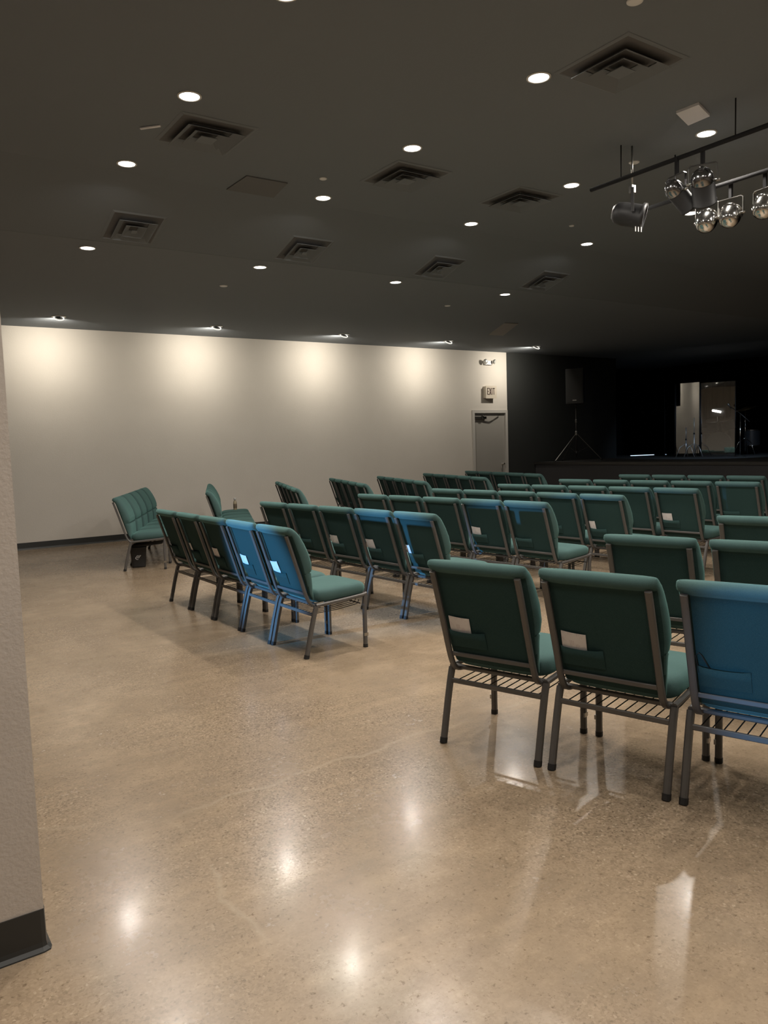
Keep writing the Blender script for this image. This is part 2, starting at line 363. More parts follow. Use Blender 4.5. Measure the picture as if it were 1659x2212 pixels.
# adjustable wall washers
ww = ['leftmost', 'second from left', 'middle', 'second from right', 'rightmost']
for i in range(5):
    xx = 2.751+2.4974*i; yy = 12.49
    t = empty('wall_washer', (xx, yy, HF), label='%s adjustable white-ringed spotlight in the ceiling by the far wall' % ww[i], cat='ceiling light', group='wall washers along the far wall')
    MB().lathe([(0.105, -0.001), (0.105, -0.010), (0.088, -0.014), (0.074, -0.012), (0.074, -0.001)], 30).obj('light_trim', TRIMW, t)
    A = align((0, 0.62, -1))
    MB().lathe([(0.060, -0.004), (0.060, 0.002), (0.0, 0.003)], 26, o=(0, 0, -0.028), axis=align((0, 0.62, -1))).obj('lamp_face', GREYDISC, t)
    MB().lathe([(0.074, -0.006), (0.078, 0.004), (0.074, 0.010), (0.056, 0.008), (0.054, -0.006)], 26, o=(0, 0, -0.028), axis=A, cap=False).obj('gimbal_ring', GLOWRING, t)  # ring is no light source, its brightness is added as glow
    ld = bpy.data.lights.new('washer_lamp', 'AREA'); ld.shape = 'DISK'; ld.size = 0.09; ld.energy = WASH_W; ld.color = (1.0, 0.91, 0.77); ld.spread = R(146)
    lo = bpy.data.objects.new('washer_lamp', ld); COL.objects.link(lo); lo.parent = t; lo.location = (0, 0.06, -0.095)
    lo.rotation_euler = Vector((0, 1.0, -0.62)).to_track_quat('-Z', 'Y').to_euler()

# square stepped air diffusers
def diffuser(cx, cy, z, lab, s=0.30, tilt=0.0):
    t = empty('air_vent', (cx, cy, z), label=lab, cat='vent', group='square black air diffusers in the ceiling'); t.rotation_euler = (tilt, 0, 0)
    fr_ = MB()
    def ring(a, za, b_, zb_, mbx):   # sloped square ring from half-size a at za to b at zb
        A_ = [(-a, -a, za), (a, -a, za), (a, a, za), (-a, a, za)]; B_ = [(-b_, -b_, zb_), (b_, -b_, zb_), (b_, b_, zb_), (-b_, b_, zb_)]
        mbx.add(A_+B_, [(i, (i+1) % 4, 4+(i+1) % 4, 4+i) for i in range(4)])
    ring(s, -0.002, s-0.025, -0.008, fr_); ring(s-0.025, -0.008, s-0.035, 0.0, fr_)
    fr_.obj('vent_frame', VENTM, t)
    MB().box(-s+0.03, s-0.03, -s+0.03, s-0.03, -0.0045, -0.0025).obj('duct_opening', VENTIN, t)
    for a in (s-0.078, s-0.160):
        bl = MB(); ring(a, -0.046, a-0.060, -0.008, bl); ring(a, -0.046, a-0.002, -0.048, bl); ring(a-0.002, -0.048, a-0.062, -0.010, bl)
        bl.obj('vent_blade', VENTM, t)
    MB().box(-s+0.235, s-0.235, -s+0.235, s-0.235, -0.048, -0.044).obj('centre_plate', VENTM, t)
for i, (cx, cy) in enumerate([(2.42, 5.78), (4.31, 5.80), (5.70, 5.78)]):
    diffuser(cx, cy, HN, 'square black ceiling vent, %s of the three before the ceiling step' % ['leftmost', 'middle', 'rightmost'][i])
diffuser(4.30, 3.43, HN, 'faint square black ceiling vent at top right, above the pale square panel')
SL = math.atan2(HF-HN, EDGE_Y2-EDGE_Y)
for i, cx in enumerate([2.43, 4.29, 6.19, 8.02]):
    diffuser(cx, 7.69, HN+(7.69-EDGE_Y)*math.tan(SL), 'square black ceiling vent, %s of the four on the slope past the ceiling edge' % ['leftmost', 'second', 'third', 'rightmost'][i], 0.26, SL)
# small white discs (sprinkler covers)
for (xx, yy, z, r_, lab) in [(3.685, 6.196, HN, .035, 'beside the downlight before the ceiling step'), (5.854, 4.53, HN, .045, 'left of the hanging chrome stage lights'),
        (6.90, 6.19, HN, .030, 'dim, just before the ceiling step above the right-hand downlights'), (3.76, 2.90, HN, .045, 'at the top edge of the picture'),
        (4.08, 9.42, HF, .05, 'on the lower ceiling above the left chairs'), (7.66, 9.344, HF, .045, 'on the lower ceiling left of the taupe panel')]:
    tag(MB().lathe([(0, -0.012), (r_*0.8, -0.011), (r_, -0.006), (r_, -0.0005), (0, -0.0005)], 22).obj('sprinkler_cover', WHITE, None, (xx, yy, z)), 'small white disc sprinkler cover ' + lab, 'sprinkler', 'white disc covers in the ceiling')
tag(MB().bar([(1.96, 5.90, HN-0.008), (2.07, 5.78, HN-0.008)], (0, 0, 1), 0.012, 0.022).obj('ceiling_strip', WPANEL), 'thin pale strip on the ceiling left of the leftmost vent', 'strip')
def quad_panel(name, pts, z, th, m_, **k):
    o = MB(); a = [(x_, y_, z-th) for x_, y_ in pts]; b_ = [(x_, y_, z-0.0008) for x_, y_ in pts]
    o.add(a+b_, [(0, 1, 2, 3), (4, 5, 6, 7)]+[(i, (i+1) % 4, 4+(i+1) % 4, 4+i) for i in range(4)]); return tag(o.obj(name, m_), **k)
quad_panel('ceiling_panel', [(5.24, 3.68), (5.25, 3.50), (5.51, 3.58), (5.52, 3.77)], HN, 0.02, WPANEL, label='pale square panel on the ceiling beside the brightest right-hand downlight', cat='panel')
quad_panel('access_panel', [(9.69, 10.255), (9.965, 10.195), (10.78, 11.458), (10.41, 11.47)], HF, 0.012, TILEP, label='dim taupe rectangular panel on the lower ceiling near the stage', cat='panel')
quad_panel('ceiling_hatch', [(3.05, EDGE_Y-0.01), (3.06, 6.45), (3.46, 6.45), (3.53, EDGE_Y-0.01)], HN, 0.01, DARKCEIL, label='dark square hatch in the ceiling touching the ceiling step', cat='hatch')

# ------------------------------------------------------------------ the chair
def catmull(P, k=4):
    out = []
    for i in range(len(P)-1):
        p0 = P[max(i-1, 0)]; p1 = P[i]; p2 = P[i+1]; p3 = P[min(i+2, len(P)-1)]
        for j in range(k):
            t = j/k
            out.append([0.5*(2*b_+(c_-a)*t+(2*a-5*b_+4*c_-d)*t*t+(3*b_-a-3*c_+d)*t**3) for a, b_, c_, d in zip(p0, p1, p2, p3)])
    out.append(list(P[-1])); return out
def build_chair():
    C = {}
    # backrest: levels of rear point, front point, rear half width, front half width
    L = [(.090, .397, .098, .397, .222, .222), (.078, .402, .112, .404, .229, .229), (.050, .450, .104, .450, .236, .236), (.032, .500, .100, .505, .245, .238),
         (.013, .550, .094, .565, .250, .243), (.005, .573, .088, .592, .252, .249), (.002, .582, .066, .602, .253, .250), (-.001, .592, .086, .612, .254, .255),
         (-.020, .640, .082, .665, .258, .268), (-.046, .710, .056, .740, .260, .272), (-.072, .780, .018, .812, .260, .270),
         (-.093, .838, -.020, .868, .261, .266), (-.104, .862, -.045, .897, .262, .263), (-.126, .872, -.060, .910, .264, .262), (-.139, .890, -.076, .920, .264, .262), (-.134, .909, -.092, .924, .262, .260), (-.122, .919, -.108, .924, .252, .252)]
    loops = []; N = 28
    for xr, zr, xf, zf, wr, wf in L:
        lp = []
        for j in range(N):
            a = 2*math.pi*j/N; ca, sa = math.cos(a), math.sin(a)
            u = math.copysign(abs(ca)**0.32, ca); s_ = 0.5+0.5*math.copysign(abs(sa)**0.62, sa)
            wdt = wr+(wf-wr)*s_; lp.append((xr+(xf-xr)*s_, u*wdt, zr+(zf-zr)*s_))
        loops.append(lp)
    m = MB(); m.loft(loops, 0, True); me = m.mesh('backrest', [FABRIC, BACKFAB])
    for p in me.polygons:
        if p.normal.x < -0.6 and p.center.z < 0.86: p.material_index = 1
    C['backrest'] = me
    # seat cushion: rounded footprint, stacked
    def foot(inset, z, zf):
        lp = []
        for j in range(36):
            a = 2*math.pi*j/36; ca, sa = math.cos(a), math.sin(a)
            u = math.copysign(abs(ca)**0.35, ca); q = math.copysign(abs(sa)**0.35, sa)
            xx = 0.335+(0.235-inset)*u; yy = (0.262-inset)*q
            t = (xx-0.10)/0.47; lp.append((xx, yy, z+(zf-z)*t))
        return lp
    m = MB(); m.loft([foot(.012, .376, .400), foot(.002, .388, .410), foot(-.004, .415, .432), foot(-.002, .438, .452), foot(.006, .452, .466), foot(.020, .462, .476), foot(.045, .469, .482), foot(.09, .474, .486), foot(.15, .477, .488), foot(.20, .478, .489)], 0, True)
    C['seat'] = m.mesh('seat', FABRIC)
    post = catmull([(.150, .350), (.100, .358), (.066, .385), (.040, .440), (.004, .540), (-.082, .775), (-.100, .822), (-.118, .868)], 3)
    C['post'] = {s_: MB().bar([(p[0]-.006, s_*.229, p[1]) for p in post], (0, 1, 0), .030, .020).mesh('back_post', FRAME) for s_ in (-1, 1)}
    C['back_rail'] = MB().bar([(.037, -.218, .447), (.037, .218, .447)], (0, 0, 1), .020, .012).mesh('back_rail', FRAME)
    sf = MB()
    for s_ in (-1, 1):
        sf.bar([(.095, s_*.262, .362), (.30, s_*.262, .374), (.50, s_*.262, .388), (.545, s_*.262, .396)], (0, 1, 0), .025, .025)
    sf.bar([(.535, -.25, .388), (.535, .25, .388)], (0, 0, 1), .024, .024).bar([(.115, -.25, .361), (.115, .25, .361)], (0, 0, 1), .022, .022)
    C['seat_frame'] = sf.mesh('seat_frame', FRAME)
    C['leg'] = {}; C['cap'] = {}
    for s_ in (-1, 1):
        C['leg'][('rear', s_)] = MB().bar([(.004, s_*.262, .012), (.050, s_*.262, .20), (.082, s_*.262, .315), (.098, s_*.262, .358)], (0, 1, 0), .030, .033).mesh('leg', FRAME)
        C['leg'][('front', s_)] = MB().bar([(.522, s_*.262, .012), (.524, s_*.262, .30), (.530, s_*.262, .365), (.538, s_*.262, .386)], (0, 1, 0), .030, .031).mesh('leg', FRAME)
        C['cap'][('rear', s_)] = MB().bar([(0, s_*.262, 0), (.0065, s_*.262, .026)], (0, 1, 0), .033, .036).mesh('foot_cap', RUBBER)
        C['cap'][('front', s_)] = MB().bar([(.522, s_*.262, 0), (.522, s_*.262, .024)], (0, 1, 0), .033, .034).mesh('foot_cap', RUBBER)
    C['crossbar'] = MB().bar([(.076, -.25, .298), (.076, .25, .298)], (0, 0, 1), .024, .014).mesh('crossbar', FRAME)
    rk = MB()
    for i in range(11):
        yy = -.222+.444*i/10; rk.tube([(.078, yy, .300), (.30, yy, .304), (.485, yy, .322), (.50, yy, .350)], .0028, 5)
    rk.tube([(.49, -.25, .328), (.49, .25, .328)], .005, 6)
    C['book_rack'] = rk.mesh('book_rack', ROD)
    C['link_bracket'] = {s_: MB().box(.505, .541, s_*.262-.016 if s_ < 0 else s_*.262+.008, s_*.262-.008 if s_ < 0 else s_*.262+.018, .085, .107).mesh('link_bracket', STEEL) for s_ in (-1, 1)}
    # stitched card pocket, low on the left of the rear face
    pk = []
    for k_, (z0, off) in enumerate([(.487, .004), (.53, .010), (.566, .013)]):
        pk.append([(z0, off)])
    pm = MB(); NY = 9; vs = []; fs = []
    for k_, (z0, off) in enumerate([(.487, .004), (.53, .010), (.574, .016)]):
        xr = .036-(z0-.487)*.375
        for j in range(NY):
            t = j/(NY-1); yy = .212-.20*t; sag = .006*math.sin(math.pi*t) if k_ == 2 else 0
            vs.append((xr-off*min(1, math.sin(math.pi*min(max(t, .02), .98))*2.5)-.002, yy, z0-sag))
    for k_ in range(2):
        for j in range(NY-1): a = k_*NY+j; fs.append((a, a+1, a+NY+1, a+NY))
    n1 = len(vs); vs2 = [(x_+.003, y_, z_) for x_, y_, z_ in vs]; fs2 = [tuple(i+n1 for i in f) for f in fs]
    rim = [(2*NY+j, 2*NY+j+1, n1+2*NY+j+1, n1+2*NY+j) for j in range(NY-1)]
    pm.add(vs+vs2, fs+fs2+rim, 0, True); C['pocket'] = pm.mesh('card_pocket', BACKFAB)
    done = set()
    for val in C.values():
        for me in (val.values() if isinstance(val, dict) else [val]):
            if me.name in done: continue
            done.add(me.name)
            for vv in me.vertices:
                x_, y_, z_ = vv.co
                vv.co = ((x_ if x_ < .1 else .1+(x_-.1)*.962)+.05*max(0, z_-.45), y_, z_*1.023)
            me.update()
    t = empty('stacking_chair')
    def part(nm, me, par=t): o = bpy.data.objects.new(nm, me); COL.objects.link(o); o.parent = par; return o
    part('seat', C['seat']); part('backrest', C['backrest'])
    for s_ in (-1, 1): part('back_post', C['post'][s_])
    part('back_rail', C['back_rail']); part('seat_frame', C['seat_frame'])
    for k_ in C['leg']: lg = part('leg', C['leg'][k_]); part('foot_cap', C['cap'][k_], lg)
    part('crossbar', C['crossbar']); part('book_rack', C['book_rack']); [part('link_bracket', C['link_bracket'][s_]) for s_ in (-1, 1)]; part('card_pocket', C['pocket'])
    return t
CH = build_chair(); KIDS = children_of(); used = [False]
def place_chair(x_, y_, th, lab, grp):
    if used[0]: o = copy_tree(CH, KIDS)
    else: o = CH; used[0] = True
    o.location = (x_, y_, 0); o.rotation_euler = (0, 0, R(th)); tag(o, lab, 'chair', grp); return o
PITCHC = 0.570
def row(start, th, n_, labels, grp, pitch=PITCHC, from_right=False, origin=False):
    """start: top outer corner of the end chair as seen from behind; th: facing angle from +X; returns list of (x, y, th)"""
    f_ = Vector((math.cos(R(th)), math.sin(R(th)), 0)); lf = Vector((-math.sin(R(th)), math.cos(R(th)), 0))
    if origin: start = tuple((Vector((*start, 0)) - f_*0.090 + lf*0.265)[:2])
    p = Vector((*start, 0)) + f_*0.090 + (lf if from_right else -lf)*0.265; out = []
    for i in range(n_):
        q = p + (lf if from_right else -lf)*pitch*i; out.append(q)
    if from_right: out.reverse()
    res = []
    for i, q in enumerate(out):
        th_i = th + random.uniform(-1.2, 1.2)
        place_chair(q.x, q.y, th_i, labels[i], grp); res.append((q.x, q.y, th_i))
    return res
POS5 = ['left end', 'second from left', 'middle', 'second from right', 'right end']
ROWN = ['rearmost', 'second', 'third', 'fourth', 'fifth', 'sixth', 'frontmost']
CARDS = {('A', 1): 'small', ('A', 2): 'big', ('A', 3): 'big', ('A', 4): 'big', ('B', 2): 'big', ('B', 3): 'big', ('B', 4): 'small', ('C', 2): 'big', ('C', 3): 'big', ('D', 3): 'edge', ('D', 4): 'edge', ('E', 4): 'big', ('G', 0): 'none'}
CARDS = {k_: v_ for k_, v_ in CARDS.items() if v_ != 'none'}
look = {('A', 3): 'green fabric chair washed in blue light', ('A', 4): 'bright blue-lit chair with seat showing', ('B', 4): 'green fabric chair with blue-lit top edge', ('B', 3): 'chair faintly blue at the top',
        ('C', 4): 'chair with blue-lit upper back and seat showing'}
allpos = {}
mid = {'A': ((2.5785, 7.3864), 0.2, .572), 'B': ((3.726, 7.407), 3.8, .572), 'C': ((5.02, 7.478), 4.7, .572), 'D': ((6.111, 7.468), 3.4, .572), 'E': ((7.181, 7.412), 4.8, .572), 'F': ((8.405, 7.475), 5.8, .572), 'G': ((9.773, 7.533), 3.0, .572)}
for k_, (st_, th, pt) in mid.items():
    i0 = 'ABCDEFG'.index(k_); grp = 'chairs in the %s row of the middle block' % ROWN[i0]
    labs = ['%s%s, %s, %s mid-block row' % (look.get((k_, i), 'dark green fabric chair'), ' with card' if (k_, i) in CARDS and (k_, i) not in look else '', POS5[i], ROWN[i0]) for i in range(5)]
    nn_ = 5 if k_ != 'G' else 4
    if k_ == 'G': labs = [s_.replace('second from right', 'fourth from left') for s_ in labs]
    allpos[k_] = row(st_, th, nn_, labs, grp, pt, origin=True)
sideb = [('P', (2.735, 10.10), -24.9, 'rearmost wall-side row'), ('Q', (3.99, 10.112), -22.3, 'second wall-side row'),
         ('H1', (6.03, 11.85), -20.9, 'third wall-side row'), ('H2', (7.185, 11.985), -19.9, 'fourth wall-side row'),
         ('H3', (7.988, 11.621), -19.3, 'fifth wall-side row'), ('H4', (9.112, 11.684), -17.0, 'sixth wall-side row'),
         ('H5', (10.159, 11.659), -14.2, 'frontmost wall-side row')]
PN = ['nearest the wall', 'second from the wall', 'middle', 'second from the aisle', 'aisle end']
for k_, st_, th, nm in sideb:
    look_ = {'P': 'green chair seen from its front', 'Q': 'green chair seen side-on'}.get(k_, 'dark green chair')
    labs = ['%s, %s in the %s' % (look_, PN[i], nm) for i in range(5)]
    allpos[k_] = row(st_, th, 5, labs, 'chairs in the ' + nm, {'P': .60}.get(k_, .572), k_ in 'PQ', k_ not in 'PQ')
labs = ['large near green chair with white card, left end of the nearest row', 'large near green chair with white card, second from left in the nearest row', 'near blue-lit chair with empty pocket, cut by the right edge of the picture']
allpos['N1'] = row((2.442, 2.753), 16.8, 3, labs, 'chairs in the nearest row on the right', .593, origin=True)
labs = ['dark green chair just ahead of the nearest row, its left end', 'dark green chair ahead of the nearest row, cut by the picture edge']
allpos['N2'] = row((3.60, 3.015), 16.0, 2, labs, 'chairs in the second row on the right', .593)
allpos['N3'] = row((4.915, 3.135), 15.0, 1, ['dark green chair top showing between the second right row and the middle block'], 'chairs in the third row on the right')

# cards tucked into the back pockets
def card(k_, i, kind, lab, tilt=4):
    x_, y_, th = allpos[k_][i]; m = MB()
    W_, H_ = {'big': (.116, .128), 'small': (.045, .12), 'edge': (.07, .128)}[kind]
    vs = []; n_ = 6
    for s_ in (0, 1):
        for a in (0, 1):
            for j in range(n_):
                t = j/(n_-1); bow = .004*math.sin(math.pi*t)
                vs.append((-.0016*s_-bow, -W_*t, (a*H_)))
    fs = []
    for s_ in (0, 1):
        for j in range(n_-1): q = s_*2*n_+j; fs.append((q, q+1, q+n_+1, q+n_))
    for j in range(n_-1): fs.append((j, j+1, 2*n_+j+1, 2*n_+j)); fs.append((n_+j, n_+j+1, 3*n_+j+1, 3*n_+j))
    m.add(vs, fs, 0, False)
    o = m.obj('pocket_card', PAPER)
    loc = Matrix.Rotation(R(th), 4, 'Z') @ Matrix.Translation((.0235, .206, .540)) @ Matrix.Rotation(R(-19), 4, 'Y') @ Matrix.Rotation(R(tilt), 4, 'X')
    o.matrix_world = Matrix.Translation((x_, y_, 0)) @ loc
    tag(o, lab, 'card', 'white cards in the chair back pockets')
for (k_, i), kd in CARDS.items():
    card(k_, i, kd, '%s in the pocket of the %s chair, %s middle-block row' % ({'big': 'white printed card', 'small': 'sliver of white card', 'edge': 'half-hidden white card'}[kd], POS5[i], ROWN['ABCDEFG'.index(k_)]), random.uniform(-4, 7))
card('N1', 0, 'big', 'large white printed card in the left chair of the nearest row', 3)
card('N1', 1, 'big', 'large white printed card in the second chair of the nearest row', 4)
for k_, i, r_ in (('H1', 0, 'third'), ('H2', 0, 'fourth'), ('H3', 0, 'fifth')):
    card(k_, i, 'small', 'sliver of white card in the wall-end chair, %s wall-side row' % r_, 3)
# pen loop sticking out of the empty near pocket
x_, y_, th = allpos['N1'][2]
o = MB().tube([(.014, .205, .555), (-.010, .213, .630), (-.014, .200, .644), (-.011, .188, .632), (.012, .150, .555)], .0022, 6).obj('key_loop', RUBBER)
o.location = (x_, y_, 0); o.rotation_euler = (0, 0, R(th)); tag(o, 'thin black cord loop poking out of the empty chair pocket', 'cord')

# bin under the rearmost wall-side chairs, bottle on a seat
bn = empty('waste_bin', (3.08, 10.33, 0), R(-20), label='small black waste bin on the floor under the angled rear chairs', cat='bin')
def rr_loop(a, b_, z): return [(math.copysign(abs(math.cos(t))**.4, math.cos(t))*a, math.copysign(abs(math.sin(t))**.4, math.sin(t))*b_, z) for t in [2*math.pi*j/28 for j in range(28)]]
MB().loft([rr_loop(.085, .075, 0), rr_loop(.087, .077, .02), rr_loop(.105, .09, .255), rr_loop(.110, .095, .256), rr_loop(.110, .095, .27), rr_loop(.100, .085, .27), rr_loop(.08, .07, .02)], 0, True, True).obj('bin_body', BLACKP, bn)
mk = MB()
for dx in (-.02, 0, .02): mk.bar([(dx-.018, -.0885, .125), (dx+.014, -.0935, .165)], (0, 1, 0), .002, .006)
mk.tube([(-.036, -.0885, .125), (-.02, -.087, .108), (.0, -.087, .108)], .003, 5)
mk.obj('printed_mark', WHITE, bn)
q = allpos['Q'][0]; f_ = Vector((math.cos(R(q[2])), math.sin(R(q[2])), 0))
bt = empty('bottle', (q[0]+f_.x*.33, q[1]+f_.y*.33, .489), label='small drinks bottle with white cap standing on an angled chair seat', cat='bottle')
MB().lathe([(0, 0), (.028, 0), (.031, .006), (.031, .12), (.026, .145), (.013, .165), (.012, .18), (0, .18)], 20).obj('bottle_body', BOTTLE, bt)
MB().lathe([(.0312, .035), (.0316, .036), (.0316, .105), (.0312, .106)], 20, cap=False).obj('bottle_label', LABELM, bt)
MB().lathe([(0, .172), (.020, .172), (.020, .205), (.018, .210), (0, .210)], 18).obj('bottle_cap', BOTCAP, bt)

# ------------------------------------------------------------------ stage
SZ = STAGE_Z
st = empty('stage', (STAGE_X, 5, 0), label='raised black stage with carpeted top and plain black front', cat='stage')
MB().box(0.02, X1-STAGE_X-0.11, Y0+0.11-5, WALL_Y-0.03-5, 0, SZ-0.03).obj('stage_front', STAGEF, st)
MB().box(0, X1-STAGE_X-0.11, Y0+0.11-5, WALL_Y-0.03-5, SZ-0.03, SZ).obj('stage_top', STAGETOP, st)
struct(MB().box(16.87, X1-0.11, WALL_Y, 15.89, 0.0, SZ).obj('floor_stage_wing', STAGETOP))
MB().box(-0.012, 0.02, Y0+0.1-5, WALL_Y-0.004-5, SZ-0.055, SZ+0.004).obj('edge_trim', DARKMET, st)
# black curtains at the side and back of the stage
def curtain(pts, z0, z1, lab):
    m = MB(); lo = []; hi = []; P = [Vector((*p, 0)) for p in pts]; d = (P[1]-P[0]); L_ = d.length; d.normalize(); nn = Vector((-d.y, d.x, 0)); k = int(L_/0.03)
    for i in range(k+1):
        s_ = L_*i/k; o_ = 0.05*math.sin(s_*2*math.pi/0.19)+0.012*math.sin(s_*31); p = P[0]+d*s_+nn*o_; lo.append((p.x, p.y, z0)); hi.append((p.x+nn.x*0.01, p.y+nn.y*0.01, z1))
    nl = len(lo); lo2 = [(a+nn.x*.006, b_+nn.y*.006, c_) for a, b_, c_ in lo]; hi2 = [(a+nn.x*.006, b_+nn.y*.006, c_) for a, b_, c_ in hi]
    fs = [(i, i+1, nl+i+1, nl+i) for i in range(nl-1)]; f2 = [tuple(i+2*nl for i in f) for f in fs]
    m.add(lo+hi+lo2+hi2, fs+f2, 0, True); o = m.obj('stage_curtain', CURTAIN); tag(o, lab, 'curtain', 'black curtains around the stage'); return o
curtain([(17.0, 15.6), (20.6, 15.6)], SZ+.005, HF-.02, 'black curtain hanging in the left wing of the stage')
curtain([(20.6, 15.5), (20.6, 10.2)], SZ+.005, HF-.02, 'black curtain across the back of the stage behind the drums')
curtain([(20.6, 10.0), (20.6, 6.2)], SZ+.005, HN-.5, 'black curtain at the back of the stage right of the drums')

# PA speaker on tripod
SPX, SPY = 14.51, 12.95
ts = empty('speaker_stand', (SPX, SPY, SZ), label='black tripod stand holding the loudspeaker on the left of the stage', cat='stand')
MB().tube([(0, 0, .10), (0, 0, 1.375)], .0175, 12).obj('pole', DARKMET, ts)
cm = MB().lathe([(.03, .62), (.034, .63), (.034, .72), (.03, .73)], 16).lathe([(.026, .92), (.03, .93), (.03, .99), (.026, 1.0)], 16)
cm.tube([(-.03, -.02, .96), (-.07, -.05, .975)], .012, 8).tube([(-.03, -.02, .68), (-.065, -.05, .69)], .012, 8)
cm.obj('clamp_collar', STEEL, ts)
MB().lathe([(.024, .18), (.028, .19), (.028, .23), (.024, .24)], 16).obj('lower_collar', BLACKP, ts)
for a in (R(168), R(-32), R(75)):
    dx, dy = math.cos(a), math.sin(a)
    lg = MB().bar([(dx*.03, dy*.03, .64), (dx*.62, dy*.62, .02)], (-dy, dx, 0), .025, .014).obj('leg', STEEL, ts)
    MB().bar([(dx*.60, dy*.60, .03), (dx*.64, dy*.64, .0)], (-dy, dx, 0), .034, .03).obj('foot_cap', RUBBER, lg)
    MB().bar([(dx*.025, dy*.025, .21), (dx*.30, dy*.30, .345)], (-dy, dx, 0), .016, .006).obj('brace', DARKMET, ts)
sp = empty('loudspeaker', (SPX, SPY, SZ+1.375), R(-148), label='black loudspeaker with silver badge, on a tripod on the left of the stage', cat='speaker')
cab = MB(); prof = [(.17, -.205), (.17, .205), (-.02, .205), (-.17, .13), (-.17, -.13), (-.02, -.205)]
cab.loft([[(x_*.98, y_*.98, 0) for x_, y_ in prof], [(x_, y_, .012) for x_, y_ in prof], [(x_, y_, .818) for x_, y_ in prof], [(x_*.98, y_*.98, .83) for x_, y_ in prof]], 0, False).obj('cabinet', BLACKP, sp)
MB().box(.170, .180, -.190, .190, .03, .80).obj('grille', GRILLE, sp)
MB().box(.180, .184, -.045, .045, .065, .090).obj('badge', STEEL, sp)
MB().lathe([(.028, -.055), (.028, .0)], 14, o=(0, 0, 0)).obj('pole_socket', BLACKP, sp)

# clear acrylic drum shield, drums behind
sh = empty('drum_shield', (17.3, 11.50, SZ), label='clear acrylic drum shield of tall hinged panels on the stage', cat='screen')
def panel(c0, c1, h):
    m = MB(); a = Vector((*c0, 0)); b_ = Vector((*c1, 0)); d = (b_-a).normalized(); nn = Vector((-d.y, d.x, 0))*.003
    V = [a-nn, b_-nn, b_+nn, a+nn]; m.add([(p.x, p.y, .005) for p in V]+[(p.x, p.y, h) for p in V], [(0, 1, 2, 3), (4, 5, 6, 7)]+[(i, (i+1) % 4, 4+(i+1) % 4, 4+i) for i in range(4)])
    o = m.obj('acrylic_panel', ACRYL, sh)
    e = MB().tube([(a.x, a.y, 0), (a.x, a.y, h)], .009, 8).tube([(b_.x, b_.y, 0), (b_.x, b_.y, h)], .009, 8); e.obj('panel_edge', BLACKP, o)
panel((.0, .66), (.115, .07), 1.83)
panel((.10, .03), (.40, -.70), 1.80)
panel((.36, 1.24), (.01, .69), 1.83)
dk = empty('drum_kit', (18.5, 11.85, SZ), label='drum kit with dark shells and chrome stands behind the clear shield', cat='drums')
def drum(nm, o_, ax, r_, d_):
    A = align(ax); b0 = MB().lathe([(r_, -d_/2), (r_, d_/2)], 28, o=o_, axis=A, cap=False).obj(nm, DRUMSH, dk)
    o_ = Vector(o_)
    for s_ in (-1, 1):
        MB().lathe([(0, 0), (r_*.96, 0), (r_*.97, s_*.004)], 28, o=o_+A@Vector((0, 0, s_*d_/2)), axis=A).obj('drum_head', DRUMHD, b0)
        MB().lathe([(r_+.002, -.012), (r_+.014, -.012), (r_+.014, .012), (r_+.002, .012)], 28, o=o_+A@Vector((0, 0, s_*d_/2)), axis=A).obj('drum_hoop', CHROME if r_ < .25 else DRUMSH, b0)
drum('bass_drum', (-.35, -.35, .29), (-1, -.5, .05), .28, .42)
drum('tom_drum', (-.25, -.10, .78), (-.3, -.2, 1), .15, .22); drum('tom_drum', (-.25, -.52, .78), (-.3, .1, 1), .165, .24)
drum('floor_tom', (.25, -.85, .42), (0, 0, 1), .20, .38); drum('snare_drum', (.15, .30, .62), (0, 0, 1), .18, .14)
def stand(x_, y_, h, boom=None, cy=None, r_=.012):
    s_ = MB().tube([(x_, y_, .10), (x_, y_, h)], r_, 10)
    for a in (20, 140, 260):
        dx, dy = math.cos(R(a)), math.sin(R(a)); s_.tube([(x_, y_, .42), (x_+dx*.16, y_+dy*.16, .32), (x_+dx*.29, y_+dy*.29, .01)], r_*.8, 8)
    s_.lathe([(.02, -.02), (.02, .02)], 12, o=(x_, y_, h*.62)); so = s_.obj('cymbal_stand', CHROME, dk)
    if cy: MB().lathe([(0, .03), (.05, .026), (.06, .01), (cy, -.014), (cy, -.017), (.06, .006), (0, .02)], 30, o=(x_, y_, h), axis=align((-.25, .1, 1))).obj('cymbal', BRASS, so)
stand(-.35, .75, 1.0, cy=.20); stand(-.2, -.95, 1.15, cy=.24)
for (sx_, sy_, h_, lab_) in ((16.95, 11.63, .72, 'shorter chrome tripod stand in front of the clear drum shield'), (17.0, 11.44, .95, 'taller chrome tripod stand in front of the clear drum shield')):
    fs_ = empty('tripod_stand', (sx_, sy_, SZ), label=lab_, cat='stand', group='chrome stands in front of the drum shield')
    MB().tube([(0, 0, .08), (0, 0, h_*.6)], .014, 10).tube([(0, 0, h_*.6), (0, 0, h_)], .009, 10).obj('pole', PALESTEEL, fs_)
    MB().lathe([(.02, -.02), (.022, 0), (.02, .02)], 12, o=(0, 0, h_*.6)).obj('clamp_collar', BLACKP, fs_)
    for a in (25, 145, 265): MB().tube([(0, 0, .34), (math.cos(R(a))*.15, math.sin(R(a))*.15, .24), (math.cos(R(a))*.25, math.sin(R(a))*.25, .006)], .008, 8).obj('leg', PALESTEEL, fs_)
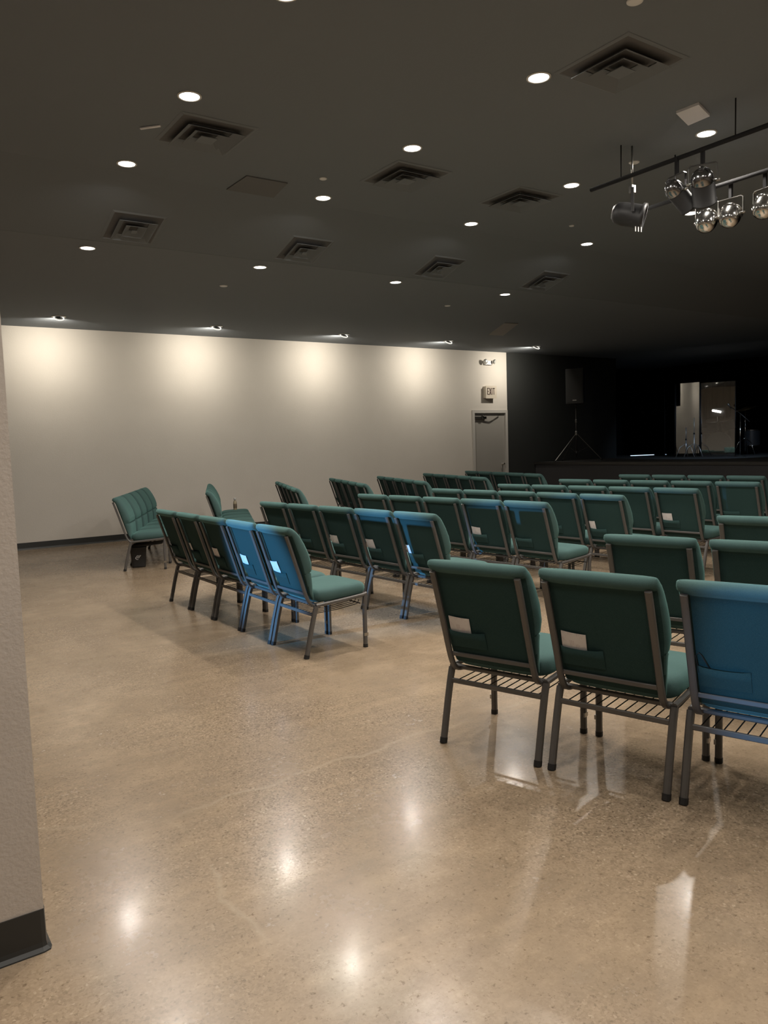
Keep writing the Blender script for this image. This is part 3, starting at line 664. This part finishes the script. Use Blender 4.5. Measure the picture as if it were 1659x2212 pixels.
# added stand, its glow stands in for a bright glint at the shield
ms = empty('added_glint_stand', (18.2, 11.59, SZ+.06), label='added dark stand with a small glow for a glint behind the clear drum shield', cat='stand')
MB().tube([(0, 0, -.03), (0, 0, 1.0)], .012, 8).obj('pole', DARKMET, ms)
MB().box(-.012, .012, -.22, .22, .92, 1.14).obj('desk', BLACKP, ms)
MB().tube([(-.05, .10, 1.08), (-.05, -.12, 1.03)], .028, 10).obj('lamp', GLINTW, ms)  # glowing tube added for the glint, no known lamp here
mt = MB()
for a in (90, 210, 330): mt.tube([(0, 0, .06), (math.cos(R(a))*.25, math.sin(R(a))*.25, -.05)], .008, 6)
mt.obj('base', DARKMET, ms)
# microphone stand right of the shield
mc = empty('microphone_stand', (17.3, 10.43, SZ), label='chrome microphone stand with boom, right of the clear drum shield', cat='stand')
MB().tube([(0, 0, .02), (0, 0, 1.0)], .012, 10).obj('pole', CHROME, mc)
MB().lathe([(0, 0), (.13, 0), (.13, .012), (.03, .03), (.0, .035)], 24).obj('base', DARKMET, mc)
MB().tube([(-.02, .25, 1.18), (0, 0, 1.0), (.02, -.22, .80)], .008, 8).obj('boom', DARKMET, mc)
MB().lathe([(0, -.09), (.012, -.088), (.016, .0), (.025, .02), (.026, .045), (.018, .062), (0, .068)], 16, o=(-.02, .27, 1.20), axis=align((-.3, .5, .8))).obj('microphone', STEEL, mc)
# glowing bar lying on the stage
lb = empty('led_bar', (18.2, 13.86, SZ), R(-16), label='thin glowing bluish light bar lying on the stage floor', cat='light')
MB().box(-.38, .38, -.03, .03, 0, .018).obj('bar_body', BLACKP, lb)
MB().box(-.37, .37, -.026, .026, .018, .030).obj('light_strip', LEDB, lb)

# ------------------------------------------------------------------ chrome stage lights hung over the seats
def pipe(p0, p1, lab):
    m = MB().tube([p0, p1], .017, 12); o = m.obj('lighting_pipe', PIPEM); tag(o, lab, 'pipe', 'black lighting pipes under the ceiling')
    for t in (.12, .5, .88):
        p = Vector(p0).lerp(Vector(p1), t); MB().tube([p, (p.x, p.y, HN)], .005, 8).obj('hanger_rod', PIPEM, o)
    return o
pipe((6.03, 4.55, 3.525), (6.03, 2.0, 3.525), 'black pipe carrying the row of chrome stage lights')
pipe((5.43, 4.65, 3.625), (5.43, 2.0, 3.625), 'black pipe carrying the two round-backed chrome stage lights')
def par(loc, aim, lab, mat, r_=.085, bowl=True):
    """can lamp: yoke hangs from loc, body below; aim = direction of the beam"""
    t = empty('stage_light', loc, label=lab, cat='stage light', group='chrome can lights hung under the ceiling')
    A = align(aim); c_ = Vector((0, 0, -.21)); side = Vector(aim).cross(Vector((0, 0, 1))).normalized()
    dome = [(0, -.105), (r_*.35, -.102), (r_*.66, -.090), (r_*.86, -.068), (r_*.97, -.040), (r_, -.012), (r_, .0)]
    if bowl:
        MB().lathe(dome+[(r_, .03), (r_*1.05, .032), (r_*1.05, .044), (r_*.95, .044), (r_*.92, .0), (r_*.6, -.06), (0, -.08)], 30, o=c_, axis=A).obj('can_body', mat, t)
        gl_ = MB().lathe([(0, .036), (r_*.5, .034), (r_*.94, .026), (r_*.94, .022), (0, .030)], 24, o=c_, axis=A).obj('lamp_glass', CLEARP, t)
    else:
        MB().lathe(dome, 30, o=c_, axis=A).obj('dome_cap', mat, t)
        MB().lathe([(r_*.99, -.002), (r_*1.01, .0), (r_*1.01, .15), (r_*1.07, .152), (r_*1.07, .165), (r_*.95, .165), (r_*.93, .01)], 30, o=c_, axis=A, cap=False).obj('can_barrel', BLACKP, t)
        MB().lathe([(0, -.120), (.018, -.120), (.022, -.100), (.022, -.09), (0, -.09)], 14, o=c_, axis=A).obj('cable_gland', BLACKP, t)
    hy = .12; W_ = r_+.018; yk = MB()
    yk.bar([c_-side*W_, c_-side*W_+Vector((0, 0, hy)), c_-side*(W_-.015)+Vector((0, 0, hy+.012)), c_+side*(W_-.015)+Vector((0, 0, hy+.012)), c_+side*W_+Vector((0, 0, hy)), c_+side*W_], side.cross(Vector((0, 0, 1))), .022, .005, ch=.1)
    yk.obj('yoke', STEEL if bowl else DARKMET, t)
    for s_ in (-1, 1): MB().tube([c_+side*s_*(r_-.002), c_+side*s_*(W_+.016)], .010, 8).obj('yoke_knob', STEEL, t)
    MB().box(-.012, .012, -.012, .012, -.21+hy+.012, .045).obj('pipe_clamp', PIPEM, t)
    return t
Z = 3.625
par((6.01, 3.925, 3.48), (.55, .0, .75), 'chrome can stage light with square yoke, leftmost of the lower row', CHROME)
par((6.05, 3.742, 3.48), (.6, .05, .75), 'chrome can stage light with square yoke, middle of the lower row', CHROME)
par((6.05, 3.455, 3.48), (.5, -.1, .75), 'chrome can stage light with square yoke, cut by the right picture edge', CHROME)
par((5.446, 3.596, 3.60), (.62, .30, -.75), 'round-backed chrome stage light, the larger and higher one', DCHROME, bowl=False)
par((5.42, 3.80, 3.58), (.80, -.15, -.65), 'round-backed chrome stage light, the smaller one on the left', DCHROME, .070, False)
# black moving-head style fixture at the left end
bf = empty('stage_light', (5.53, 4.30, 3.58), R(-10), label='black stage light with rounded body at the left end of the pipes', cat='stage light')
MB().lathe([(0, -.17), (.05, -.165), (.085, -.13), (.095, -.07), (.095, .06), (.11, .07), (.11, .10), (.09, .10), (.085, .03), (0, .03)], 28, o=(0, 0, -.24), axis=align((.75, -.75, -.3))).obj('can_body', BLACKP, bf)
MB().bar([(-.08, -.09, -.24), (-.08, -.09, -.05), (.08, .09, -.05), (.08, .09, -.24)], (.7, -.7, 0), .024, .006, ch=.1).obj('yoke', BLACKP, bf)
MB().box(-.02, .02, -.02, .02, -.06, .0).tube([(0, 0, 0), (0, 0, HN-3.58)], .008, 8).obj('pipe_clamp', STEEL, bf)
mm = MB()
for i in range(3): mm.box(-.06+i*.03, -.052+i*.03, -.10, -.096, -.40, -.36)
mm.obj('indicator', WHITE, bf)
